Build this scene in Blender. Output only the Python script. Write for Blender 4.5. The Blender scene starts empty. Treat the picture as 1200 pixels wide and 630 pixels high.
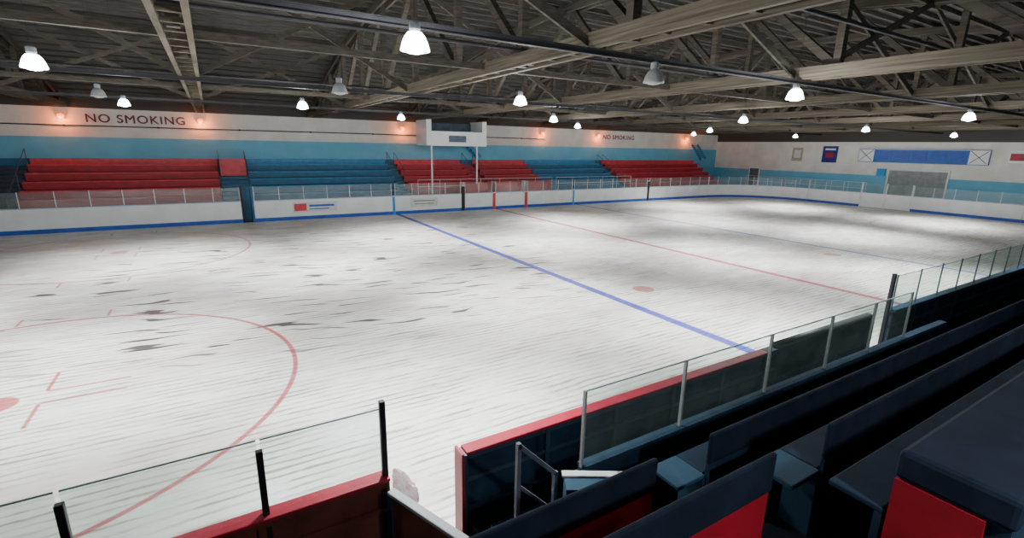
import bpy, math, random, bmesh
from mathutils import Vector, Matrix, noise as mn_noise
random.seed(7)
C=bpy.context.scene.collection
W=13.08; XL=-30.6; XR=29.0; YF=19.0; YN=-21.0; XWR=31.4; XWL=-33.0; HB=1.18; HG=1.90

# ---------------- node helpers ----------------
class S:
    def __init__(s,nt,sock): s.nt=nt; s.k=sock
    def m(s,op,*o):
        n=s.nt.nodes.new('ShaderNodeMath'); n.operation=op
        for i,v in enumerate((s,)+o):
            if isinstance(v,S): s.nt.links.new(v.k,n.inputs[i])
            else: n.inputs[i].default_value=v
        return S(s.nt,n.outputs[0])
    def __add__(s,o): return s.m('ADD',o)
    def __sub__(s,o): return s.m('SUBTRACT',o)
    def __mul__(s,o): return s.m('MULTIPLY',o)
    def __truediv__(s,o): return s.m('DIVIDE',o)
    def abs(s): return s.m('ABSOLUTE')
    def mx(s,o): return s.m('MAXIMUM',o)
    def mn(s,o): return s.m('MINIMUM',o)
    def cl(s): return s.mx(0.).mn(1.)
    def inv(s): return (s*-1.)+1.
def newmat(name):
    m=bpy.data.materials.new(name); m.use_nodes=True; nt=m.node_tree
    b=nt.nodes['Principled BSDF']; return m,nt,b
def coords(nt):
    t=nt.nodes.new('ShaderNodeTexCoord'); s=nt.nodes.new('ShaderNodeSeparateXYZ')
    nt.links.new(t.outputs['Object'],s.inputs[0])
    return S(nt,s.outputs[0]),S(nt,s.outputs[1]),S(nt,s.outputs[2])
def comb(nt,x,y,z=0.):
    c=nt.nodes.new('ShaderNodeCombineXYZ')
    for i,v in enumerate((x,y,z)):
        if isinstance(v,S): nt.links.new(v.k,c.inputs[i])
        else: c.inputs[i].default_value=v
    return c.outputs[0]
def noise(nt,vec,scale,detail=3,rough=.55):
    n=nt.nodes.new('ShaderNodeTexNoise'); n.inputs['Scale'].default_value=scale
    n.inputs['Detail'].default_value=detail; n.inputs['Roughness'].default_value=rough
    if vec is not None: nt.links.new(vec,n.inputs['Vector'])
    return S(nt,n.outputs['Fac'])
def mixc(nt,f,a,b):
    n=nt.nodes.new('ShaderNodeMix'); n.data_type='RGBA'
    ins=[i for i in n.inputs if i.type=='RGBA']; fac=n.inputs[0]
    if isinstance(f,S): nt.links.new(f.k,fac)
    else: fac.default_value=f
    for i,v in zip(ins,(a,b)):
        if isinstance(v,(tuple,list)): i.default_value=(*v[:3],1)
        else: nt.links.new(v,i)
    return [o for o in n.outputs if o.type=='RGBA'][0]
def bump(nt,b,h,st,dist=.02):
    n=nt.nodes.new('ShaderNodeBump'); n.inputs['Strength'].default_value=st; n.inputs['Distance'].default_value=dist
    nt.links.new(h.k,n.inputs['Height']); nt.links.new(n.outputs[0],b.inputs['Normal'])
def paint(name,col,rough=.5,var=.25,scale=3.,metal=0.,spec=.4):
    m,nt,b=newmat(name); t=nt.nodes.new('ShaderNodeTexCoord')
    f=noise(nt,t.outputs['Object'],scale,3)
    f=((f-.35)*2.).cl()
    c=mixc(nt,f,tuple(v*(1-var) for v in col),tuple(min(1,v*(1+var*.5)) for v in col))
    nt.links.new(c,b.inputs['Base Color']); b.inputs['Roughness'].default_value=rough
    b.inputs['Metallic'].default_value=metal; b.inputs['Specular IOR Level'].default_value=spec
    return m
def emis(name,col,st,base=(.8,.8,.8),mixw=.2):
    m,nt,b=newmat(name); b.inputs['Base Color'].default_value=(*base,1)
    t=nt.nodes.new('ShaderNodeTexCoord'); f=noise(nt,t.outputs['Object'],5.)
    nt.links.new(mixc(nt,f*mixw,col,(1,1,1)),b.inputs['Emission Color']); b.inputs['Emission Strength'].default_value=st
    return m
def wood(name,c1,c2,rough=.8,sx=1.,sy=.15):
    m,nt,b=newmat(name); x,y,z=coords(nt)
    f=noise(nt,comb(nt,x*sx,y*sy,z*6.),4.,4)
    nt.links.new(mixc(nt,((f-.3)*2.2).cl(),c1,c2),b.inputs['Base Color']); b.inputs['Roughness'].default_value=rough
    b.inputs['Specular IOR Level'].default_value=.15
    return m
def glassm(name,tint,milk=.05,gloss=.05):
    m=bpy.data.materials.new(name); m.use_nodes=True; nt=m.node_tree; nt.nodes.clear()
    o=nt.nodes.new('ShaderNodeOutputMaterial'); tr=nt.nodes.new('ShaderNodeBsdfTransparent'); tr.inputs[0].default_value=(*tint,1)
    gl=nt.nodes.new('ShaderNodeBsdfGlossy'); gl.inputs['Roughness'].default_value=.08
    df=nt.nodes.new('ShaderNodeBsdfDiffuse'); df.inputs[0].default_value=(.60,.80,.76,1)
    t=nt.nodes.new('ShaderNodeTexCoord'); f=noise(nt,t.outputs['Object'],2.5,3)
    a=nt.nodes.new('ShaderNodeMixShader'); b=nt.nodes.new('ShaderNodeMixShader')
    nt.links.new((f*(milk*2)).k,a.inputs[0]); nt.links.new(tr.outputs[0],a.inputs[1]); nt.links.new(df.outputs[0],a.inputs[2])
    b.inputs[0].default_value=gloss; nt.links.new(a.outputs[0],b.inputs[1]); nt.links.new(gl.outputs[0],b.inputs[2])
    nt.links.new(b.outputs[0],o.inputs[0]); return m

# ---------------- materials ----------------
M={}
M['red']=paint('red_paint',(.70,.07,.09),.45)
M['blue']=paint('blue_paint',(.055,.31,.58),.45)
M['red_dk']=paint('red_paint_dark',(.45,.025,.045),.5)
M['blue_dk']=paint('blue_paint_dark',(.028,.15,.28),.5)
M['rearred']=paint('rear_red_panel',(.46,.012,.03),.55)
M['stepblue']=paint('step_blue_paint',(.022,.085,.145),.7)
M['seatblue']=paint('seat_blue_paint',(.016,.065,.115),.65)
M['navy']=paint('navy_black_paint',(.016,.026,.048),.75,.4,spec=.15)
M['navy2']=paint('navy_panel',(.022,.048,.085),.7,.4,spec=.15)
M['white']=paint('white_board',(.82,.84,.84),.35,.10,1.2)
M['whitem']=paint('white_metal',(.75,.77,.77),.4,.1)
M['kick']=paint('blue_kickplate',(.03,.11,.52),.4)
M['redcap']=paint('red_cap_rail',(.40,.012,.035),.45)
M['bluecap']=paint('pale_blue_cap_rail',(.35,.55,.68),.4)
M['black']=paint('black_metal',(.014,.015,.02),.5,.3)
M['alum']=paint('aluminium_post',(.32,.34,.34),.45,.2,3,.1)
M['pale']=paint('glass_edge_trim',(.45,.60,.57),.4,.2)
M['grey']=paint('grey_metal',(.30,.32,.33),.5)
M['greyblue']=paint('grey_blue_backing',(.11,.155,.20),.6,.35)
M['frame']=paint('dark_frame_backing',(.045,.07,.10),.6,.35)
M['steel']=paint('dark_steel',(.03,.03,.034),.6,.3)
M['rust']=paint('brown_plywood',(.15,.045,.032),.7,.4)
M['plank']=paint('pale_plank',(.72,.73,.70),.6,.15)
M['conc']=paint('concrete',(.12,.12,.12),.85,.3,1.)
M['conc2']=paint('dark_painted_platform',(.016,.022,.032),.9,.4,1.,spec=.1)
M['chord']=wood('timber_chord',(.06,.05,.037),(.19,.16,.12))
M['web']=wood('timber_web',(.048,.042,.034),(.13,.112,.09))
M['joist']=wood('timber_joist',(.055,.052,.046),(.15,.14,.125),sx=.3,sy=1.)
M['glass']=glassm('clear_glass',(.77,.885,.85),.10,.055)
M['glassfar']=glassm('scuffed_glass',(.86,.93,.95),.12,.05)
M['lampon']=emis('lamp_glow',(.88,.95,1.),45.)
M['shadeon']=emis('prismatic_shade_lit',(.85,.93,1.),16.)
M['shadeoff']=paint('prismatic_shade_unlit',(.35,.36,.36),.3,.2)
M['orange']=emis('sodium_lens',(1.,.16,.004),4.5,(.5,.12,.01),0.)
M['maroon']=paint('maroon_lettering',(.22,.045,.06),.6,.4)
M['brass']=paint('beige_poster',(.50,.44,.34),.6,.3,6)
M['navyposter']=paint('blue_poster',(.02,.03,.24),.5,.4,6)
M['sbblue']=paint('scoreboard_blue',(.02,.14,.50),.4,.3,1.5)
M['cyan']=paint('cyan_tarp',(.02,.35,.75),.5,.2)
m=bpy.data.materials.new('crumpled_plastic'); m.use_nodes=True; nt=m.node_tree; nt.nodes.clear()
o_=nt.nodes.new('ShaderNodeOutputMaterial'); d_=nt.nodes.new('ShaderNodeBsdfDiffuse'); t_=nt.nodes.new('ShaderNodeBsdfTranslucent'); g_=nt.nodes.new('ShaderNodeBsdfGlossy')
tc=nt.nodes.new('ShaderNodeTexCoord'); f=noise(nt,tc.outputs['Object'],12.,3)
cc=mixc(nt,((f-.5)*5.).cl(),(.95,.93,.93),(.85,.50,.55))
nt.links.new(cc,d_.inputs[0]); nt.links.new(cc,t_.inputs[0]); g_.inputs['Roughness'].default_value=.15
a_=nt.nodes.new('ShaderNodeMixShader'); a_.inputs[0].default_value=.5; b_=nt.nodes.new('ShaderNodeMixShader'); b_.inputs[0].default_value=.12
nt.links.new(d_.outputs[0],a_.inputs[1]); nt.links.new(t_.outputs[0],a_.inputs[2]); nt.links.new(a_.outputs[0],b_.inputs[1]); nt.links.new(g_.outputs[0],b_.inputs[2]); nt.links.new(b_.outputs[0],o_.inputs[0])
M['plastic']=m

m,nt,b=newmat('roof_decking'); x,y,z=coords(nt)
st=(y*5.).m('FRACT'); g=((st-.5).abs()*-1.+.5)*8.; g=g.cl()
f=noise(nt,comb(nt,x*.15,y*2.,0.),1.5,2)
c=mixc(nt,((f-.2)*1.6).cl(),(.04,.039,.037),(.08,.076,.07)); c=mixc(nt,g,(.01,.009,.008),c)
nt.links.new(c,b.inputs['Base Color']); b.inputs['Roughness'].default_value=.9; M['deck']=m
def wallmat(name,bandtop,whitetop):
    m,nt,b=newmat(name); x,y,z=coords(nt)
    t=nt.nodes.new('ShaderNodeTexCoord'); f=noise(nt,t.outputs['Object'],.9,4)
    wh=mixc(nt,((f-.3)*2.).cl(),(.66,.65,.60),(.84,.83,.78))
    bl=mixc(nt,((f-.3)*2.).cl(),(.12,.42,.60),(.17,.51,.70))
    c=mixc(nt,((z-bandtop)*40.).cl(),bl,wh)
    c=mixc(nt,((z-whitetop)*40.).cl(),c,(.05,.045,.04))
    j=((z*5.).m('FRACT')-.5).abs()
    j=((j-.45)*15.).cl()*.12
    c=mixc(nt,j,c,(.2,.2,.2))
    nt.links.new(c,b.inputs['Base Color']); b.inputs['Roughness'].default_value=.65; return m
M['wallf']=wallmat('far_wall_paint',4.4,5.95); M['walle']=wallmat('end_wall_paint',2.5,5.25)
# ice
m,nt,b=newmat('worn_ice_surface'); x,y,z=coords(nt)
def band(v,c,w,soft=.03): return (((v-c).abs()*-1.+w/2)/soft+.5).cl()
def ring(dx,dy,r,w,soft=.03):
    d=(dx*dx+dy*dy).m('SQRT'); return band(d,r,w,soft)
def disc(dx,dy,r):
    d=(dx*dx+dy*dy).m('SQRT'); return ((d*-1.+r)/.04+.5).cl()
big=noise(nt,comb(nt,x*.6,y),.30,3,.6)
mid=noise(nt,comb(nt,x*.35,y),1.6,5,.65)
fine=noise(nt,comb(nt,x*.5,y*3.5),3.,5,.7)
base=mixc(nt,((big-.36)*4.).cl(),(.62,.59,.52),(.93,.93,.885))
base=mixc(nt,((mid-.46)*3.5).cl()*.45,base,(.47,.44,.37))
base=mixc(nt,((fine-.50)*4.).cl()*.42,base,(.35,.32,.27))
yy=y+mid*.25
gr=(((yy*6.2).m('FRACT')-.5).abs()*2.); gr=((gr-.55)*3.5).cl()
brk=((noise(nt,comb(nt,x*1.0,y*4.),1.4,2)-.32)*6.).cl()
grm=((noise(nt,comb(nt,x*.9,y*2.),.9,4)-.36)*4.5).cl()*brk
base=mixc(nt,gr*grm*.80,base,(.24,.215,.18))
sc=noise(nt,comb(nt,x*.72,(y+x*.12+big*2.)*5.4),1.,0.,.4)
scm=((sc-.685)*30.).cl()
reg=(((x+14.)/9.).abs()*-1.+1.).mx(0.)*(((y-1.)/8.5).abs()*-1.+1.).mx(0.)
scm=scm*(reg*8.).cl()
base=mixc(nt,scm*.95,base,(.04,.032,.032))
wear=((fine-.30)*3.2).cl()
ax=x.abs()-20.6; ay=y.abs()-6.7
redm=ring(ax,ay,4.57,.09)
redm=redm.mx(disc(ax,ay,.30))
redm=redm.mx(band(ay.abs(),.24,.06)*((ax.abs()-1.2).abs()*-1.+.6).m('MULTIPLY',30.).cl())
redm=redm.mx(band(ax.abs(),.6,.06)*((ay.abs()-.68).abs()*-1.+.44).m('MULTIPLY',30.).cl())
redm=redm.mx(band(ax.abs(),.85,.06)*((ay.abs()-4.87).abs()*-1.+.3).m('MULTIPLY',30.).cl()*.85)
redm=redm.mx(disc(x.abs()-5.72,ay,.34))
redm=redm.mx(ring(x,y,4.57,.06)*.3)
redm=redm.mx(band(x,0.,.28,.05))
redm=redm.mx(band(x,-26.7,.07)*.6).mx(band(x,25.3,.07)*.5)
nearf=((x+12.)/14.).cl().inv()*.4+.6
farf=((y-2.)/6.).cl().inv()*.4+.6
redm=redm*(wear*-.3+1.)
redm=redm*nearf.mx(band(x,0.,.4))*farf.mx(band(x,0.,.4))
base=mixc(nt,redm,base,(.42,.006,.03))
blm=band(x.abs(),7.24,.30,.05)*(wear*-.15+1.)
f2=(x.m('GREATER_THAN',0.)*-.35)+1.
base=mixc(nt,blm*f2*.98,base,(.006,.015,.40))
nt.links.new(base,b.inputs['Base Color']); b.inputs['Roughness'].default_value=.5; b.inputs['Specular IOR Level'].default_value=.35
bump(nt,b,gr*grm*-1.+fine,.5,.014)
M['ice']=m

# ---------------- geometry helpers ----------------
class G:
    def __init__(s): s.v=[]; s.f=[]
    def box(s,a,b):
        x0,y0,z0=a; x1,y1,z1=b; n=len(s.v)
        s.v+= [(x0,y0,z0),(x1,y0,z0),(x1,y1,z0),(x0,y1,z0),(x0,y0,z1),(x1,y0,z1),(x1,y1,z1),(x0,y1,z1)]
        s.f+= [tuple(n+i for i in q) for q in ((0,3,2,1),(4,5,6,7),(0,1,5,4),(1,2,6,5),(2,3,7,6),(3,0,4,7))]; return s
    def quad(s,a,b,z0,z1):
        n=len(s.v); s.v+=[(a[0],a[1],z0),(b[0],b[1],z0),(b[0],b[1],z1),(a[0],a[1],z1)]; s.f.append((n,n+1,n+2,n+3)); return s
    def beam(s,p,q,w,h,up=(0,0,1)):
        p=Vector(p);q=Vector(q);d=(q-p).normalized();u=Vector(up)
        if abs(d.dot(u))>.99: u=Vector((1,0,0))
        sd=d.cross(u).normalized(); u=sd.cross(d).normalized(); n=len(s.v)
        for e in (p,q):
            for a,b_ in ((-1,-1),(1,-1),(1,1),(-1,1)): s.v.append(tuple(e+sd*a*w/2+u*b_*h/2))
        s.f+= [tuple(n+i for i in k) for k in ((0,1,2,3),(7,6,5,4),(0,4,5,1),(1,5,6,2),(2,6,7,3),(3,7,4,0))]; return s
    def cyl(s,p,q,r,n=10,r2=None):
        p=Vector(p);q=Vector(q);d=(q-p).normalized();u=Vector((0,0,1)) if abs(d.z)<.9 else Vector((1,0,0))
        a=d.cross(u).normalized(); b_=d.cross(a); k=len(s.v); r2=r if r2 is None else r2
        for e,rr in ((p,r),(q,r2)):
            for i in range(n):
                t=2*math.pi*i/n; s.v.append(tuple(e+(a*math.cos(t)+b_*math.sin(t))*rr))
        for i in range(n): j=(i+1)%n; s.f.append((k+i,k+j,k+n+j,k+n+i))
        s.f.append(tuple(k+i for i in range(n))[::-1]); s.f.append(tuple(k+n+i for i in range(n))); return s
    def lathe(s,prof,n=20):
        k=len(s.v)
        for r,z in prof:
            for i in range(n):
                t=2*math.pi*i/n; s.v.append((r*math.cos(t),r*math.sin(t),z))
        for a in range(len(prof)-1):
            for i in range(n): j=(i+1)%n; s.f.append((k+a*n+i,k+a*n+j,k+(a+1)*n+j,k+(a+1)*n+i))
        return s
    def strip(s,path,z0,z1,th):
        n=len(path); k=len(s.v); off=[]
        for i in range(n):
            a=Vector(path[max(0,i-1)]);b_=Vector(path[min(n-1,i+1)]);d=(b_-a).normalized(); off.append(Vector((-d.y,d.x)))
        for (px,py),o in zip(path,off):
            s.v+= [(px,py,z0),(px,py,z1),(px+o.x*th,py+o.y*th,z1),(px+o.x*th,py+o.y*th,z0)]
        for i in range(n-1):
            for e in range(4):
                f=(e+1)%4; s.f.append((k+4*i+e,k+4*i+f,k+4*i+4+f,k+4*i+4+e))
        s.f.append((k,k+1,k+2,k+3)[::-1]); e=k+4*(n-1); s.f.append((e,e+1,e+2,e+3)); return s
    def mesh(s,name,mat,smooth=False):
        m=bpy.data.meshes.new(name); m.from_pydata(s.v,[],s.f); m.materials.append(mat)
        bm=bmesh.new(); bm.from_mesh(m); bmesh.ops.recalc_face_normals(bm,faces=bm.faces); bm.to_mesh(m); bm.free()
        if smooth:
            for p in m.polygons: p.use_smooth=True
        return m
def thing(name,label,cat,loc=(0,0,0),group=None):
    e=bpy.data.objects.new(name,None); e.empty_display_size=.2; e.location=loc
    e['label']=label; e['category']=cat
    if group: e['group']=group
    C.objects.link(e); return e
def part(par,name,g,mat,label=None,smooth=False,bev=0):
    o=bpy.data.objects.new(name,g.mesh(name,mat,smooth)); o.parent=par; C.objects.link(o)
    if label: o['label']=label
    if bev:
        md=o.modifiers.new('bev','BEVEL'); md.width=bev; md.segments=2
    return o
def solo(name,g,mat,label=None,cat=None,loc=(0,0,0),struct=False,group=None,smooth=False,bev=0):
    o=bpy.data.objects.new(name,g.mesh(name,mat,smooth)); o.location=loc; C.objects.link(o)
    if struct: o['kind']='structure'
    if label: o['label']=label
    if cat: o['category']=cat
    if group: o['group']=group
    if bev:
        md=o.modifiers.new('bev','BEVEL'); md.width=bev; md.segments=2
    return o
def clone(root,loc,rotz=0,label=None):
    r=root.copy(); r.location=loc; r.rotation_euler=(0,0,rotz); C.objects.link(r)
    if label: r['label']=label
    for ch in list(root.children):
        q=ch.copy(); q.parent=r; C.objects.link(q)
    return r
def textmesh(txt,size,mat,ext=.004,bev=0.0):
    c=bpy.data.curves.new('t','FONT'); c.body=txt; c.size=size; c.extrude=ext; c.bevel_depth=bev; c.bevel_resolution=0; c.align_x='CENTER'; c.align_y='CENTER'; c.space_character=1.12
    o=bpy.data.objects.new('t',c); C.objects.link(o); bpy.context.view_layer.update()
    dg=bpy.context.evaluated_depsgraph_get(); me=bpy.data.meshes.new_from_object(o.evaluated_get(dg)); bpy.data.objects.remove(o)
    me.materials.clear(); me.materials.append(mat); return me

# ---------------- room shell ----------------
def roofz(y): return 6.45+3.3*(1-((y+1)/20.)**2)
solo('floor',G().box((XWL,YN,-.3),(XWR,YF,-.02)),M['conc'],struct=True)
solo('wall_far',G().box((XWL,YF,-.3),(XWR+.3,YF+.3,6.6)),M['wallf'],struct=True)
solo('wall_near',G().box((XWL,YN-.3,-.3),(XWR,YN,6.6)),M['wallf'],struct=True)
solo('wall_right',G().box((XWR,YN-.3,-.3),(XWR+.3,YF,10.2)),M['walle'],struct=True)
solo('wall_left',G().box((XWL-.3,YN-.3,-.3),(XWL,YF+.3,10.2)),M['walle'],struct=True)
g=G(); N=40
ys=[YN-.3+(YF+.6-YN)*i/N for i in range(N+1)]
for t in (0,.15):
    for yv in ys: g.v+=[(XWL-.3,yv,roofz(yv)+t),(XWR+.3,yv,roofz(yv)+t)]
for i in range(N):
    a=2*i; g.f.append((a,a+1,a+3,a+2)); b0=a+2*(N+1); g.f.append((b0,b0+2,b0+3,b0+1))
for i in range(N):
    for s_ in (0,1):
        a=2*i+s_; b0=a+2*(N+1); g.f.append((a,a+2,b0+2,b0))
solo('ceiling',g,M['deck'],struct=True)
first=None
for i in range(60):
    yv=-20.4+i*.66
    z=roofz(yv)-.085
    if first is None:
        first=solo('roof_joist',G().box((XWL,-.025,-.08),(XWR,.025,.08)),M['joist'],'long dark timber roof joist under the decking','roof joist',(0,yv,z),group='timber joists under the roof deck'); o=first
    else:
        o=first.copy(); o.location=(0,yv,z); C.objects.link(o)
tr=thing('roof_truss','arched timber roof truss with twin-plank bottom chord and crossing web braces','roof truss',(-17.35,0,0),'arched timber roof trusses')
g=G()
for sx in (-.2,.2): g.box((sx-.045,YN+.02,5.98),(sx+.045,YF-.02,6.25))
for i in range(54):
    yb=YN+.5+i*.74; g.box((-.16,yb,6.02),(.16,yb+.09,6.1))
part(tr,'bottom_chord',g,M['chord'])
tz=lambda yv: roofz(yv)-.17-.14
pp=[YN+.1+(YF-YN-.2)*i/24 for i in range(25)]
g=G()
for sx in (-.16,.16):
    for i in range(24): g.beam((sx,pp[i],tz(pp[i])),(sx,pp[i+1],tz(pp[i+1])),.09,.26)
part(tr,'top_chord',g,M['web'])
for i in range(2,23,2):
    yv=pp[i]; part(tr,'web_post',G().beam((0,yv,6.0),(0,yv,tz(yv)),.16,.18),M['web'])
for i in range(2,22,2):
    a,b_=pp[i],pp[i+2]
    p0,p1=((0,a,6.2),(0,b_,tz(b_))) if i<12 else ((0,a,tz(a)),(0,b_,6.2))
    part(tr,'web_brace',G().beam(p0,p1,.17,.16,(1,0,0)),M['web'])
tx=[-17.35+6.33*k for k in (-2,-1,1,2,3,4,5,6,7)]
for xv in tx: clone(tr,(xv,0,0))
alltx=sorted(tx+[-17.35])
for yv,zz in ((-10.3,5.87),(-1.0,5.87),(8.0,5.87),(-16.2,5.87),(-6.4,None),(3.6,None)):
    if zz:
        g=G().box((XWL,-.045,-.0),(XWR,.045,.015)).box((XWL,-.01,0),(XWR,.01,.09)).box((XWL,-.045,.085),(XWR,.045,.10))
        solo('tie_beam',g,M['steel'],'long dark steel tie beam crossing under the trusses','tie beam',(0,yv,zz),group='steel tie beams')
    for k in range(len(alltx)-1):
        x0,x1=alltx[k]+.22,alltx[k+1]-.22; top=roofz(yv)-.45
        s_=thing('sway_brace','crossed timber sway bracing between two roof trusses','roof bracing',(x0,yv+.12,0),'sway bracing between trusses')
        if zz:
            part(s_,'diagonal_brace',G().beam((0,0,6.1),(x1-x0,0,top),.06,.15),M['web'])
            part(s_,'diagonal_brace',G().beam((0,.07,top),(x1-x0,.07,6.1),.06,.15),M['web'])
        else: part(s_,'bottom_strut',G().beam((0,.03,6.15),(x1-x0,.03,6.15),.1,.14),M['web'])
        part(s_,'top_strut',G().beam((0,.03,top),(x1-x0,.03,top),.1,.14),M['web'])
for yv in (-12.9,-7.9,1.4,14.6):
    solo('sprinkler_pipe',G().cyl((XWL+.05,0,0),(XWR-.05,0,0),.035,8),M['steel'],'thin dark sprinkler pipe running over the truss chords','pipe',(0,yv,6.29),group='sprinkler pipes in the roof')

# ---------------- ice ----------------
def rr(x0,x1,y0,y1,rl,rr_,n=14):
    P=[]
    for cx,cy,r,a0 in ((x1-rr_,y1-rr_,rr_,90),(x1-rr_,y0+rr_,rr_,0),(x0+rl,y0+rl,rl,-90),(x0+rl,y1-rl,rl,-180)):
        for i in range(n+1):
            a=math.radians(a0-90*i/n); P.append((cx+r*math.cos(a),cy+r*math.sin(a)))
    return P
P=rr(XL,XR,-W,W,4.5,6.)
g=G(); g.v=[(px,py,0) for px,py in P]+[(px,py,-.02) for px,py in P]; n=len(P)
g.f=[tuple(range(n))[::-1],tuple(range(n,2*n))]+[(i,(i+1)%n,n+(i+1)%n,n+i) for i in range(n)]
solo('ice_rink',g,M['ice'],'worn off-white ice sheet with blue and red hockey lines','ice rink')

# ---------------- boards ----------------
def boards(path,label,group=None,gm='glassfar',gtop=HG,sp=1.25):
    """path runs so that the outside is on its left"""
    t=thing('rink_boards',label,'rink boards',(path[0][0],path[0][1],0),group)
    ox,oy=path[0]; L=[(a-ox,b_-oy) for a,b_ in path]
    part(t,'board_face',G().strip(L,.0,HB-.04,.09),M['white'])
    part(t,'kick_plate',G().strip(L,.0,.20,-.012),M['kick'])
    part(t,'cap_rail',G().strip(L,HB-.04,HB,.13),M['bluecap'])
    seg=[0]
    for i in range(1,len(L)): seg.append(seg[-1]+math.dist(L[i],L[i-1]))
    tot=seg[-1]; k=max(1,round(tot/sp))
    def at(d):
        for i in range(1,len(L)):
            if d<=seg[i]+1e-9:
                f=(d-seg[i-1])/max(1e-9,seg[i]-seg[i-1]); a,b_=L[i-1],L[i]
                dx,dy=(b_[0]-a[0]),(b_[1]-a[1]); l=math.hypot(dx,dy)
                return (a[0]+dx*f-dy/l*.06,a[1]+dy*f+dx/l*.06)
        return L[-1]
    pts=[at(min(max(tot*i/k,.03),tot-.03)) for i in range(k+1)]
    for q in pts: part(t,'glass_post',G().cyl((q[0],q[1],HB),(q[0],q[1],gtop+.02),.018,8),M['whitem'])
    for a,b_ in zip(pts,pts[1:]): part(t,'glass_pane',G().quad(a,b_,HB,gtop),M[gm])
    return t
grp='white rink boards on the far side'
for a,b_ in [(-26.05,-15.96),(-15.34,-7.56),(-7.39,-2.76),(-2.49,-.33),(-.09,2.34),(2.61,6.79),(6.96,14.89),(15.16,22.99)]:
    boards([(a,W),(b_,W)],'white rink boards with blue kick plate and low glass',grp)
def filler(x0,x1,mat,label,h=HB):
    t=thing('board_gate',label,'gate',(x0,W,0))
    part(t,'gate_panel',G().box((0.005,0,0.0),(x1-x0-.005,.09,h-.05)),M[mat])
    part(t,'gate_cap',G().box((0.005,-.01,h-.05),(x1-x0-.005,.12,h)),M['whitem'])
filler(-7.55,-7.4,'cyan','narrow bright blue panel between white rink boards')
filler(6.8,6.95,'cyan','narrow bright blue panel between white rink boards')
filler(-2.75,-2.5,'black','narrow black gate frame between white rink boards',1.7)
filler(-.32,-.1,'red','narrow red panel marking the centre line')
filler(2.35,2.6,'red','narrow red gate panel in the boards')
filler(14.9,15.15,'black','narrow black gate frame between white rink boards',1.7)
t=thing('gate_frame','dark open gateway through the white boards','gate',(-15.95,W,0))
part(t,'gate_post',G().box((0.0,-.02,0),(.1,.14,2.0)),M['black'])
part(t,'gate_post',G().box((.5,-.02,0),(.6,.14,2.0)),M['blue_dk'])
part(t,'gate_door',G().box((.1,.5,0),(.5,.56,1.9)),M['blue_dk'])
def arc(cx,cy,r,a0,a1,n=12): return [(cx+r*math.cos(math.radians(a0+(a1-a0)*i/n)),cy+r*math.sin(math.radians(a0+(a1-a0)*i/n))) for i in range(n+1)]
lab='white curved rink boards with glass at the corner'
boards(arc(XR-6,W-6,6,90,0),lab)
boards([(XR,W-6.02),(XR,2.80)],'straight white end boards with low glass')
boards([(XR,-.80),(XR,-W+6.02)],'straight white end boards with low glass')
boards(arc(XR-6,-W+6,6,0,-90),lab)
boards([(XL,-W+4.52),(XL,W-4.52)],'straight white end boards with low glass')
boards(arc(XL+4.5,W-4.5,4.5,180,90),lab)
boards(arc(XL+4.5,-W+4.5,4.5,-90,-180),lab)
t=thing('double_gate','white double gate in the end boards with tall posts','gate',(XR,-.75,0))
for yv in (0,1.75,3.5): part(t,'gate_post',G().box((0,yv-.04,0),(.1,yv+.04,2.0)),M['whitem'])
for y0 in (0.04,1.79):
    part(t,'gate_leaf',G().box((.02,y0,.02),(.08,y0+1.67,1.1)).box((.0,y0,1.1),(.1,y0+1.67,1.16)),M['white'])
    part(t,'gate_glass',G().quad((.05,y0),(.05,y0+1.67),1.16,1.95),M['glassfar'])
def nearboards(x1,x0,label,glass,posts,cap,backs,pw=.028,pz=.5,pm='black'):
    t=thing('rink_boards',label,'rink boards',(x1,-W,0))
    l=x1-x0
    part(t,'board_face',G().box((-l,-.04,0),(0,0,HB-.04)),M['white'])
    part(t,'rear_sheet',G().box((-l+.01,-.06,.02),(-.01,-.041,HB-.05)),M['navy2' if backs!='rust' else 'rust'])
    g=G(); n=max(1,round(l/1.15))
    for i in range(n+1):
        xx=-l+l*i/n; g.box((max(-l,xx-.03),-.10,0),(min(0,xx+.03),-.06,HB-.04))
    for zz in (.02,.40,.78,HB-.12): g.box((-l,-.09,zz),(0,-.06,zz+.05))
    part(t,'rear_frame',g,M[backs],'framed rear side of the boards')
    part(t,'cap_rail',G().box((-l,-.14,HB-.04),(0,.03,HB)),M[cap],bev=.012)
    if posts:
        for q in posts: part(t,'glass_post',G().box((q[0]-x1-pw,-.06-pw,pz),(q[0]-x1+pw,-.06+pw,q[1])),M[pm],bev=.008)
    if glass:
        for a,b_ in glass:
            part(t,'glass_pane',G().quad((a-x1+.015,-.06),(b_-x1-.015,-.06),HB,1.9),M['glass'])
            part(t,'glass_edge',G().box((a-x1+.015,-.065,1.893),(b_-x1-.015,-.055,1.907)),M['pale'])
    return t
nearboards(-15.92,-26.05,'red-capped rink boards with clear glass and black posts',[(-17.0,-15.92),(-18.27,-17.0),(-19.5,-18.27),(-20.7,-19.5),(-21.9,-20.7)],[(-15.95,1.98),(-17.0,1.80),(-18.27,1.80),(-19.5,1.8),(-20.7,1.8),(-21.9,1.8)],'redcap','rust')
nearboards(-9.7,-15.1,'red-capped rink boards in front of the team bench',None,None,'redcap','frame')
nearboards(-6.2,-9.7,'rink boards with padded black cap at the team bench',None,None,'black','frame')
xs=[-5.3+1.12*i for i in range(26)]; xs=[v for v in xs if v<22.5]+[22.95]
nearboards(22.98,-5.3,'dark rink boards with clear glass and dark posts',list(zip(xs,xs[1:])),[(v,1.93) for v in xs],'seatblue','frame',.014,HB-.02,'greyblue')
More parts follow.
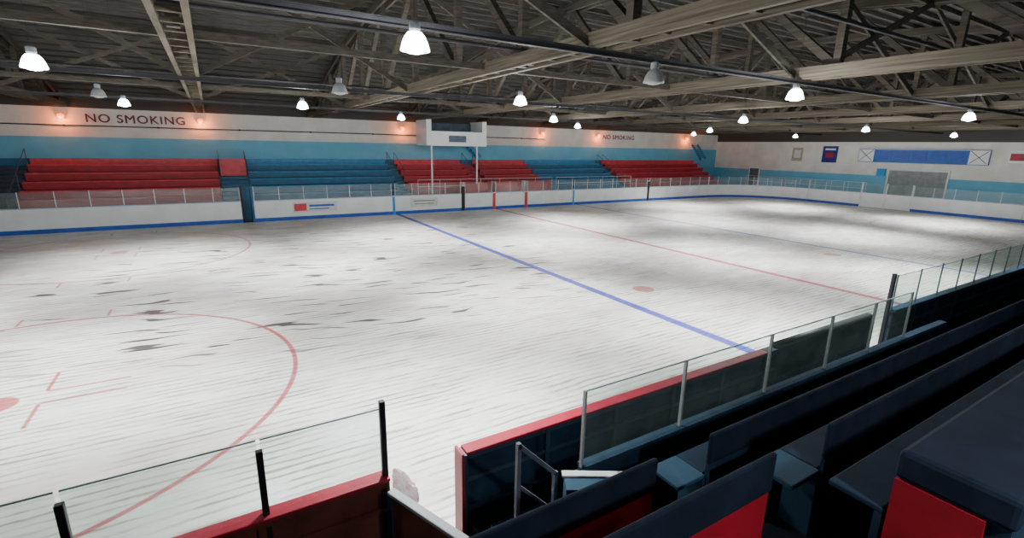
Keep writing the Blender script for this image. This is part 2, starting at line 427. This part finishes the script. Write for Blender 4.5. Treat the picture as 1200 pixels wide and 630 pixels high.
t=thing('corner_post','tall dark post at the end of the team bench','post',(-5.42,-13.12,0))
part(t,'post_shaft',G().box((-.035,-.035,0),(.035,.035,1.96)),M['black'],bev=.008); part(t,'post_foot',G().box((-.07,-.07,-.02),(.07,.07,.02)),M['black'])
t=thing('board_end_panel','red-edged end panel of the team bench enclosure','panel',(-15.1,-W,0))
part(t,'panel',G().box((-.035,-.14,0),(-.001,.03,HB-.03)),M['greyblue'])
part(t,'edge_trim',G().box((-.065,-.15,0),(-.035,.04,HB)),M['redcap'])
def pad(x0,x1):
    g=G(); n=10
    pr=[(-.15,HB-.5)]+[(-.055+.1*math.cos(math.radians(180-180*i/n)),HB+.01+.07*math.sin(math.radians(180-180*i/n))) for i in range(n+1)]+[(.045,HB-.02)]
    for xv in (x0,x1):
        for a,b_ in pr: g.v.append((xv,-W+a,b_))
    m_=len(pr)
    for i in range(m_-1): g.f.append((i,i+1,m_+i+1,m_+i))
    g.f.append(tuple(range(m_))); g.f.append(tuple(range(m_,2*m_)))
    return g
solo('rubber_pad',pad(-9.4,-6.25),M['black'],'black rubber padding draped over the board cap','padding',smooth=True)
t=thing('bench_screen','dark wall with clear glass panes behind the team bench','glass screen',(-14.2,-14.0,0))
part(t,'screen_wall',G().box((0,-.05,.0),(8.9,.05,1.18)),M['navy2'])
part(t,'screen_cap',G().box((0,-.06,1.18),(8.9,.06,1.21)),M['navy2'])
px_=[0,1.45,3.1,4.6,5.9,7.2]
for q in px_: part(t,'glass_post',G().box((q-.012,-.018,1.18),(q+.012,.018,2.03)),M['alum'])
for a,b_ in zip(px_,px_[1:]): part(t,'glass_pane',G().quad((a+.015,0),(b_-.015,0),1.21,2.02),M['glass'])
part(t,'glass_edge_trim',G().box((0,-.007,2.02),(7.2,.007,2.034)),M['pale'])
t=thing('players_bench','long dark plank team bench on brackets','bench',(-14.1,-13.72,0))
part(t,'seat_plank',G().box((0,-.15,.73),(7.6,.15,.77)),M['seatblue'],bev=.01)
for i in range(6): part(t,'bracket',G().box((.1+i*1.47,-.13,.3),(.16+i*1.47,.13,.73)),M['black'])
solo('bench_platform',G().box((-15.05,-13.94,-.02),(-5.5,-13.23,.3)),M['conc2'],'dark raised floor of the team bench','platform')

d=Vector((-15.52+15.93,-14.25+13.2,0)).normalized(); ang=math.atan2(d.y,d.x)
t=thing('open_gate','open board gate with pale grey top rail','gate',(-15.95,-13.30,0)); t.rotation_euler=(0,0,ang)
part(t,'gate_panel',G().box((0,-.03,.05),(1.12,.03,1.08)),M['rust'])
part(t,'gate_frame',G().box((0,-.045,.05),(.06,.045,1.08)).box((1.06,-.045,.05),(1.12,.045,1.08)).box((0,-.045,.05),(1.12,.045,.11)),M['navy2'])
part(t,'top_rail',G().box((0,-.045,1.08),(1.14,.045,1.12)),M['grey'],bev=.01)
part(t,'hinge',G().cyl((-.01,0,.25),(-.01,0,.4),.02).cyl((-.01,0,.8),(-.01,0,.95),.02),M['black'])
bm=bmesh.new(); bmesh.ops.create_icosphere(bm,subdivisions=5,radius=1)
for v in bm.verts:
    x_,y_,z_=v.co; q=Vector((x_,y_,z_))
    r=1+.45*mn_noise.noise(q*1.6)+.40*abs(mn_noise.noise(q*4.))+.25*mn_noise.noise(q*8.)
    tap=1-.3*z_
    v.co=Vector((x_*.09*r*tap,y_*.065*r*tap,z_*.27*(1+.25*mn_noise.noise(q*2.5+Vector((5,0,0))))))
me=bpy.data.meshes.new('plastic_wrap'); bm.to_mesh(me); bm.free(); me.materials.append(M['plastic'])
o=bpy.data.objects.new('plastic_wrap',me); o.location=(-15.74,-13.08,.92); o.rotation_euler=(.1,-.4,0); C.objects.link(o)
o['label']='crumpled clear and pink plastic wrap stuffed beside the gate post'; o['category']='plastic wrap'

# ---------------- far bleachers ----------------
def bleacher(x0,x1,mat,label,rows=6):
    t=thing('bleacher_section',label,'bleachers',(x0,14.4,0),'stepped bleacher sections across the ice')
    l=x1-x0
    for i in range(rows):
        y0=i*.74; z=.95+i*.40
        part(t,'seat_plank',G().box((0,y0,z-.07),(l,y0+.34,z)),M[mat],bev=.008)
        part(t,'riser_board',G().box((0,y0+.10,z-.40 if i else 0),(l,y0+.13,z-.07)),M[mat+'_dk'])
        part(t,'foot_board',G().box((0,y0+.34,z-.06),(l,y0+(.84 if i<rows-1 else .70),z-.02)),M[mat])
    part(t,'back_board',G().box((0,rows*.74-.04,.0),(l,rows*.74,.95+rows*.4-.1)),M[mat])
    return t
bleacher(-25.4,-16.8,'red','red painted stepped bleacher section')
bleacher(-15.2,-6.2,'blue','blue painted stepped bleacher section')
bleacher(-5.5,-.2,'red','red painted stepped bleacher section behind the penalty box')
bleacher(.9,5.8,'red','red painted stepped bleacher section behind the penalty box')
bleacher(5.85,13.7,'blue','blue painted stepped bleacher section')
bleacher(14.5,27.5,'red','long red painted stepped bleacher section')
def stairs(x0,x1,mat,block=True,y1=4.4,n=12):
    t=thing('bleacher_stairs','narrow painted stairs between two bleacher sections with rails','stairs',(x0,14.4,0))
    g=G()
    for i in range(n): g.box((0,i*.37,0),(x1-x0,(i+1)*.37+.02 if i<n-1 else y1,.65+i*.2))
    part(t,'steps',g,M[mat])
    for xx in (.06,x1-x0-.06):
        g=G()
        for k in (0,2.1,4.2): g.cyl((xx,k,.6+k*.54),(xx,k,1.5+k*.54),.02,6)
        g.cyl((xx,0,1.5),(xx,4.2,1.5+4.2*.54),.02,6); part(t,'handrail',g,M['greyblue'])
    if block: part(t,'top_block',G().box((0.1,2.9,2.3),(x1-x0-.1,3.3,3.3)),M['red'],'red painted block at the head of the stairs')
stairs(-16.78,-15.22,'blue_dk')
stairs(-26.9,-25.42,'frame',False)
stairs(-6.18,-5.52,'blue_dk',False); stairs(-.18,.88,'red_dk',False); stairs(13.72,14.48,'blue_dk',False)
solo('wall_ledge',G().box((-27.5,18.9,0),(27.5,18.99,3.25)),M['blue_dk'],'dark blue ledge along the wall above the bleachers','ledge')
for x0,x1 in ((-5.4,5.6),(6.,14.)):
    t=thing('guard_railing','thin pale guard railing at the front of the bleachers','railing',(x0,14.25,0),'thin guard railings')
    n=int((x1-x0)/1.4)
    for i in range(n+1): part(t,'rail_post',G().cyl(((x1-x0)*i/n,0,0),((x1-x0)*i/n,0,2.05),.016,6),M['whitem'])
    for zz in (1.6,2.05): part(t,'rail',G().cyl((0,0,zz),(x1-x0,0,zz),.016,6),M['whitem'])
for x0 in (-2.4,0.1,2.7):
    t=thing('penalty_box_bench','red penalty box bench with tall red back','bench',(x0,13.6,0),'penalty box benches')
    part(t,'seat',G().box((0,0,.55),(2.1,.35,.6)),M['red']); part(t,'backrest',G().box((0,.37,.0),(2.1,.42,1.75)),M['red'])
    part(t,'side_panel',G().box((-.04,-.2,0),(0,.42,1.9)),M['white']); part(t,'side_panel',G().box((2.1,-.2,0),(2.14,.42,1.9)),M['red'])
t=thing('announcer_booth','white elevated timekeeper booth on two thin posts','booth',(-4.7,14.3,0))
part(t,'booth_floor',G().box((0,0,4.30),(4.5,1.9,4.40)),M['white'])
part(t,'front_panel',G().box((.35,0,4.40),(4.15,.06,5.2)),M['white'])
part(t,'side_panel',G().box((0,0,4.40),(.35,1.9,5.97)),M['white'])
part(t,'side_panel',G().box((4.15,0,4.40),(4.5,1.9,5.97)),M['white'])
part(t,'rear_panel',G().box((.35,1.8,4.40),(4.15,1.9,5.85)),M['greyblue'])
part(t,'window_sill',G().box((.3,-.05,5.2),(4.2,.12,5.25)),M['whitem'])
part(t,'desk',G().box((.35,.1,5.0),(4.15,.5,5.05)),M['grey'])
part(t,'notice',G().box((1.6,-.015,4.55),(2.9,-.0,4.98)),M['greyblue'])
for xx in (.35,3.75): part(t,'support_post',G().box((xx-.045,-.0,0.02),(xx+.045,.09,4.3)),M['whitem'])
for x0 in (-.2,27.2):
    t=thing('access_stair','slanted blue stair flight against the wall','stairs',(x0,18.28,0),'slanted blue access stairs')
    part(t,'stringer',G().beam((0,0,4.9),(1.6,0,3.45),.25,.05,(0,1,0)),M['blue'])
    part(t,'stringer',G().beam((0,.69,4.9),(1.6,.69,3.45),.25,.05,(0,1,0)),M['blue'])
    g=G()
    for i in range(7): g.box((.05+i*.22,.02,4.78-i*.20),(.30+i*.22,.68,4.82-i*.20))
    part(t,'tread',g,M['blue_dk'])
    part(t,'support_leg',G().box((1.5,.6,3.255),(1.6,.7,3.5)),M['blue_dk'])
t=thing('board_advert','white advertisement with red emblem on the boards','advert',(-13.4,W-.001,.42))
part(t,'advert_panel',G().box((0,-.006,0),(2.45,0,.58)),M['plank'])
part(t,'emblem',G().box((.08,-.012,.08),(.75,-.006,.5)),M['red'])
part(t,'lettering_bar',G().box((.9,-.012,.30),(2.3,-.006,.42)).box((.9,-.012,.14),(2.0,-.006,.2)),M['sbblue'])
t=thing('board_advert','plain white advertisement with grey lines on the boards','advert',(-6.4,W-.001,.42))
part(t,'advert_panel',G().box((0,-.006,0),(1.9,0,.56)),M['plank'])
part(t,'lettering_bar',G().box((.2,-.012,.34),(1.7,-.006,.42)).box((.3,-.012,.16),(1.6,-.006,.22)),M['grey'])
for cx,zc,sz,wd in ((-20.5,5.42,.62,4.6),(16.7,5.35,.55,4.0)):
    me=textmesh('NO SMOKING',sz,M['maroon'],.004,.010)
    o=bpy.data.objects.new('wall_lettering',me); o.rotation_euler=(math.pi/2,0,0); o.location=(cx,YF-.016,zc); C.objects.link(o)
    w0=max(v.co.x for v in me.vertices)-min(v.co.x for v in me.vertices); o.scale=(wd/w0,1,1)
    o['label']='dark maroon painted capital letters reading NO SMOKING'; o['category']='sign'
g=G().cyl((-29,0,0),(8,0,0),.03,8)
for i in range(9): g.box((-28+i*4.2,-.02,-.05),(-27.9+i*4.2,.06,.05))
solo('wall_pipe',g,M['steel'],'thin dark pipe running along the white wall','pipe',(0,YF-.07,5.02))
wl=None
for xv in (-23.8,-17.4,-4.8,7.7,14.0,26.1):
    if wl is None:
        wl=thing('wall_light','small orange glowing wall light','wall light',(xv,YF,5.5),'orange wall lights')
        part(wl,'back_plate',G().box((-.10,-.03,-.1),(.10,0,.12)),M['steel'])
        part(wl,'lens',G().lathe([(.001,-.17),(.12,-.15),(.17,-.02),(.15,.08),(.001,.13)],12),M['orange'],'glowing orange lens',True).location=(0,-.19,0)
    else: clone(wl,(xv,YF,5.5))
    ld=bpy.data.lights.new('sodium_glow','POINT'); ld.color=(1,.20,.015); ld.energy=65; ld.shadow_soft_size=.08
    lo=bpy.data.objects.new('sodium_glow',ld); lo.location=(xv,YF-.45,5.32); C.objects.link(lo)

# ---------------- end wall things ----------------
ex=XWR-.001
def epanel(par,name,y0,y1,z0,z1,mat,t0=.0,t1=.03):
    return part(par,name,G().box((-t1,min(y0,y1),z0),(-t0,max(y0,y1),z1)),M[mat])
t=thing('wall_scoreboard','long blue wall scoreboard with crossed white end panels','scoreboard',(ex,0,0))
epanel(t,'backing',4.5,-4.1,3.62,4.72,'sbblue',0,.15)
for a,b_ in ((4.5,3.3),(-2.9,-4.1)):
    epanel(t,'end_panel',a-.03,b_+.03,3.66,4.68,'white',.15,.17)
    ya,yb=a-.1,b_+.1
    part(t,'cross_mark',G().beam((-.18,ya,3.72),(-.18,yb,4.62),.04,.01,(1,0,0)).beam((-.18,ya,4.62),(-.18,yb,3.72),.04,.01,(1,0,0)),M['black'])
for k in range(5):
    a=2.98-k*1.2; epanel(t,'display_window',a,a-.95,3.82,4.52,'kick',.15,.18)
epanel(t,'trim_strip',3.3,-2.9,4.66,4.70,'whitem',.151,.19)
t=thing('wall_poster','framed beige poster on the white wall','poster',(ex,0,0)); epanel(t,'poster_sheet',10.4,9.4,3.5,4.75,'brass'); epanel(t,'poster_picture',10.2,9.6,3.8,4.5,'plank',.03,.035)
t=thing('wall_poster','dark blue poster with red and white figures','poster',(ex,0,0)); epanel(t,'poster_sheet',7.6,6.3,3.45,4.9,'navyposter'); epanel(t,'poster_picture',7.3,6.6,3.9,4.3,'redcap',.03,.035)
epanel(t,'poster_title',7.4,6.5,4.55,4.7,'whitem',.03,.035)
t=thing('wall_sign','white sign with red panel on the wall','sign',(ex,0,0)); epanel(t,'sign_sheet',-5.0,-7.0,3.85,4.7,'white'); epanel(t,'sign_panel',-5.15,-6.8,4.0,4.5,'redcap',.03,.035)
t=thing('roller_door','grey roller door behind the end gate','door',(ex,0,0))
epanel(t,'door_leaf',2.0,-1.9,0,3.0,'grey',0,.06)
g=G()
for i in range(12): g.box((-.07,-1.9,.2+i*.23),(-.06,2.0,.22+i*.23))
part(t,'door_slats',g,M['grey']); epanel(t,'door_frame',2.12,2.0,0,3.1,'whitem',0,.1); epanel(t,'door_frame',-1.9,-2.02,0,3.1,'whitem',0,.1); epanel(t,'door_hood',2.12,-2.02,3.0,3.15,'whitem',0,.12)
t=thing('wall_box','bright blue box mounted beside the roller door','box',(ex,0,0)); epanel(t,'box_body',2.85,2.25,2.5,3.05,'cyan',0,.25); epanel(t,'box_lid',2.87,2.23,3.05,3.09,'kick',0,.27)
t=thing('exit_door','dark service door in the blue wall band','door',(ex,0,0)); epanel(t,'door_leaf',14.6,13.6,0,2.6,'greyblue',0,.05); epanel(t,'door_frame',14.7,14.6,0,2.7,'whitem',0,.07); epanel(t,'door_frame',13.6,13.5,0,2.7,'whitem',0,.07)
t=thing('end_railing','pale railing in front of the blue end wall','railing',(30.6,3.2,0))
for i in range(9): part(t,'rail_post',G().cyl((0,i*1.4,-.02),(0,i*1.4,1.9),.018,6),M['whitem'])
for zz in (1.4,1.9): part(t,'rail',G().cyl((0,0,zz),(0,11.2,zz),.018,6),M['whitem'])

# ---------------- near stands ----------------
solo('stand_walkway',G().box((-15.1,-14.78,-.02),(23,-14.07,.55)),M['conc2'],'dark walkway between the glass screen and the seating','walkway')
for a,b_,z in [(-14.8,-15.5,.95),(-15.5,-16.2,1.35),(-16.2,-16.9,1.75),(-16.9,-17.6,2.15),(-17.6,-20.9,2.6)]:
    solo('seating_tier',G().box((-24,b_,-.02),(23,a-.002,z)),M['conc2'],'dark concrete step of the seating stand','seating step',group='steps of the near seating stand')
def row(x0,x1,y,top,zt,label,redlen,seatend=0.,seatmat='navy2',bh=.30):
    t=thing('bench_row',label,'bench',(x0,y,0),'long wooden bench rows in the near stand'); l=x1-x0
    part(t,'backrest',G().box((0,-.02,top-bh),(l,.02,top)),M['navy'],bev=.015)
    if redlen>0: part(t,'rear_panel',G().box((.0,-.015,zt),(redlen-.01,.012,top-bh)),M['rearred'],'red painted rear panel')
    if redlen<l: part(t,'rear_panel',G().box((redlen,-.015,zt),(l-.02,.012,top-bh)),M['navy2'])
    part(t,'seat',G().box((0,.03,top-.44),(l,.33,top-.40)),M[seatmat],bev=.01)
    if seatend: part(t,'seat_end',G().box((-seatend,.0,top-.44),(-.005,.33,top-.40)),M['stepblue'],'blue painted seat end',bev=.01)
    part(t,'end_panel',G().box((-.03,.0,zt),(.0,.24,top-.44)),M['seatblue'])
    for i in range(1,int(l/2.5)+1): part(t,'support',G().box((i*2.5-.03,.03,zt),(i*2.5+.03,.24,top-.44)),M['navy2'])
    return t
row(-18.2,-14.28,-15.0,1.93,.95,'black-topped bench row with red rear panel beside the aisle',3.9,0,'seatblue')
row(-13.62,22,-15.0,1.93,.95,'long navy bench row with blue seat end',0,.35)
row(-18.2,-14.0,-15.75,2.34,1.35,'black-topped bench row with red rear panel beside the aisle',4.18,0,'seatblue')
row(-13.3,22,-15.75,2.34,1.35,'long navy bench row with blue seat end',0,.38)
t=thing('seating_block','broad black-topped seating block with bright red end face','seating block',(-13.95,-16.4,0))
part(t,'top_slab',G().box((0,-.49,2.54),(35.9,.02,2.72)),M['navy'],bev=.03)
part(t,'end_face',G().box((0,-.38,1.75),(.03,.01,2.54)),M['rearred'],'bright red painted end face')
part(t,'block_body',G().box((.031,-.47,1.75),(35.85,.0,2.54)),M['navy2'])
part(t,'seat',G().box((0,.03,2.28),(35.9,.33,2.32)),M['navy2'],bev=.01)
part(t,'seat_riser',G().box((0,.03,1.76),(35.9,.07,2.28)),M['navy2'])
t=thing('bench_steps','blue painted wooden steps down to the team bench','steps',(-14.95,-14.1,.3))
for i in range(3): part(t,'tread',G().box((0,.04,i*.12),(.7,.62-i*.2,.12+i*.12)),M['stepblue'])
t=thing('step_box','blue wooden box step with pale plank lid','step box',(-14.56,-14.18,.55))
t.rotation_euler=(0,0,-.54)
part(t,'box_body',G().box((0,-.22,0),(.58,0,.80)),M['stepblue']); part(t,'plank_lid',G().box((-.02,-.05,.80),(.68,.03,.82)),M['plank'],bev=.005)
t=thing('handrail','blue-grey steel handrail beside the team bench steps','handrail',(-15.02,-14.10,0))
part(t,'rail_post',G().box((-.02,-.02,.55),(.02,.02,1.78)),M['greyblue']); part(t,'rail_post',G().box((.40,-.02,.55),(.44,.02,1.34)),M['greyblue'])
part(t,'rail',G().beam((0,0,1.76),(.42,0,1.32),.04,.04),M['greyblue']); part(t,'rail',G().beam((0,0,1.35),(.42,0,.9),.03,.03),M['greyblue'])

# ---------------- lamps ----------------
on=[(-19.4,-5.9),(-14.8,-11.2),(-19.4,4.3),(-14.3,.8),(-9.8,-5.6),(-9.5,5.1),(-4.1,.8),(.8,5.3),(-6.1,-10.9),(1.2,-4.7),(12.,-4.3),(4.,-10.8),(22.7,-4.5),(9.2,3.0),(14.5,8.5),(22.,5.),(-24.5,-11.0),(-24.8,-1.5)]
off=[(-14.4,-5.2),(-10.4,-10.9),(-19.5,.4)]
dim=[(-14.5,-19.2),(-8.5,-19.0)]
def mklamp(xv,yv,lit):
    z=5.45
    t=thing('pendant_lamp','glowing bell-shaped high-bay pendant lamp' if lit else 'unlit grey bell-shaped high-bay pendant lamp','pendant lamp',(xv,yv,z),'high-bay pendant lamps')
    pr=[(.06,.26),(.10,.25),(.145,.19),(.18,.10),(.205,0),(.21,-.03),(.195,-.03),(.17,.09),(.13,.18),(.05,.24)]
    part(t,'lamp_shade',G().lathe([(r*.85,q*.74) for r,q in pr],20),M['shadeon' if lit else 'shadeoff'],smooth=True)
    part(t,'bulb',G().lathe([(.001,-.06),(.09,-.045),(.14,-.01),(.10,.06),(.045,.12)],16),M['lampon' if lit else 'shadeoff'],smooth=True)
    part(t,'ballast_housing',G().lathe([(.001,.32),(.055,.31),(.07,.29),(.07,.22),(.05,.185),(.001,.185)],14),M['grey'],smooth=False)
    part(t,'hanging_rod',G().cyl((0,0,.31),(0,0,roofz(yv)-.12-z),.005,6),M['steel'])
    return t
for xv,yv in on+dim:
    mklamp(xv,yv,True)
    isdim=(xv,yv) in dim
    ld=bpy.data.lights.new('high_bay_light','SPOT'); ld.color=(.96,.98,1.); ld.energy=1000 if isdim else 3700; ld.spot_size=math.radians(150 if isdim else 104); ld.spot_blend=1.; ld.shadow_soft_size=.12
    lo=bpy.data.objects.new('high_bay_light',ld); lo.location=(xv,yv,5.36); C.objects.link(lo)
    if isdim: continue
    ld=bpy.data.lights.new('lamp_glow_light','POINT'); ld.color=(.96,.98,1.); ld.energy=290; ld.shadow_soft_size=.12
    lo=bpy.data.objects.new('lamp_glow_light',ld); lo.location=(xv,yv,5.24); C.objects.link(lo)
for xv,yv in off: mklamp(xv,yv,False)

w=bpy.data.worlds.new('w'); bpy.context.scene.world=w; w.use_nodes=True
w.node_tree.nodes['Background'].inputs[0].default_value=(.5,.6,.7,1); w.node_tree.nodes['Background'].inputs[1].default_value=.02
ya,pi_,ro,f=.5455,.2454,.0188,571.2774
F=Vector((math.sin(ya)*math.cos(pi_),math.cos(ya)*math.cos(pi_),-math.sin(pi_)))
R=Vector((math.cos(ya),-math.sin(ya),0)); U=R.cross(F)
R2=R*math.cos(ro)+U*math.sin(ro); U2=-R*math.sin(ro)+U*math.cos(ro)
cd=bpy.data.cameras.new('camera'); cd.sensor_width=36; cd.lens=f/1200*36; cd.clip_start=.05; cd.clip_end=200
co=bpy.data.objects.new('camera',cd); C.objects.link(co)
co.matrix_world=Matrix(((R2.x,U2.x,-F.x,-17.0692),(R2.y,U2.y,-F.y,-17.3066),(R2.z,U2.z,-F.z,4.3176),(0,0,0,1)))
bpy.context.scene.camera=co
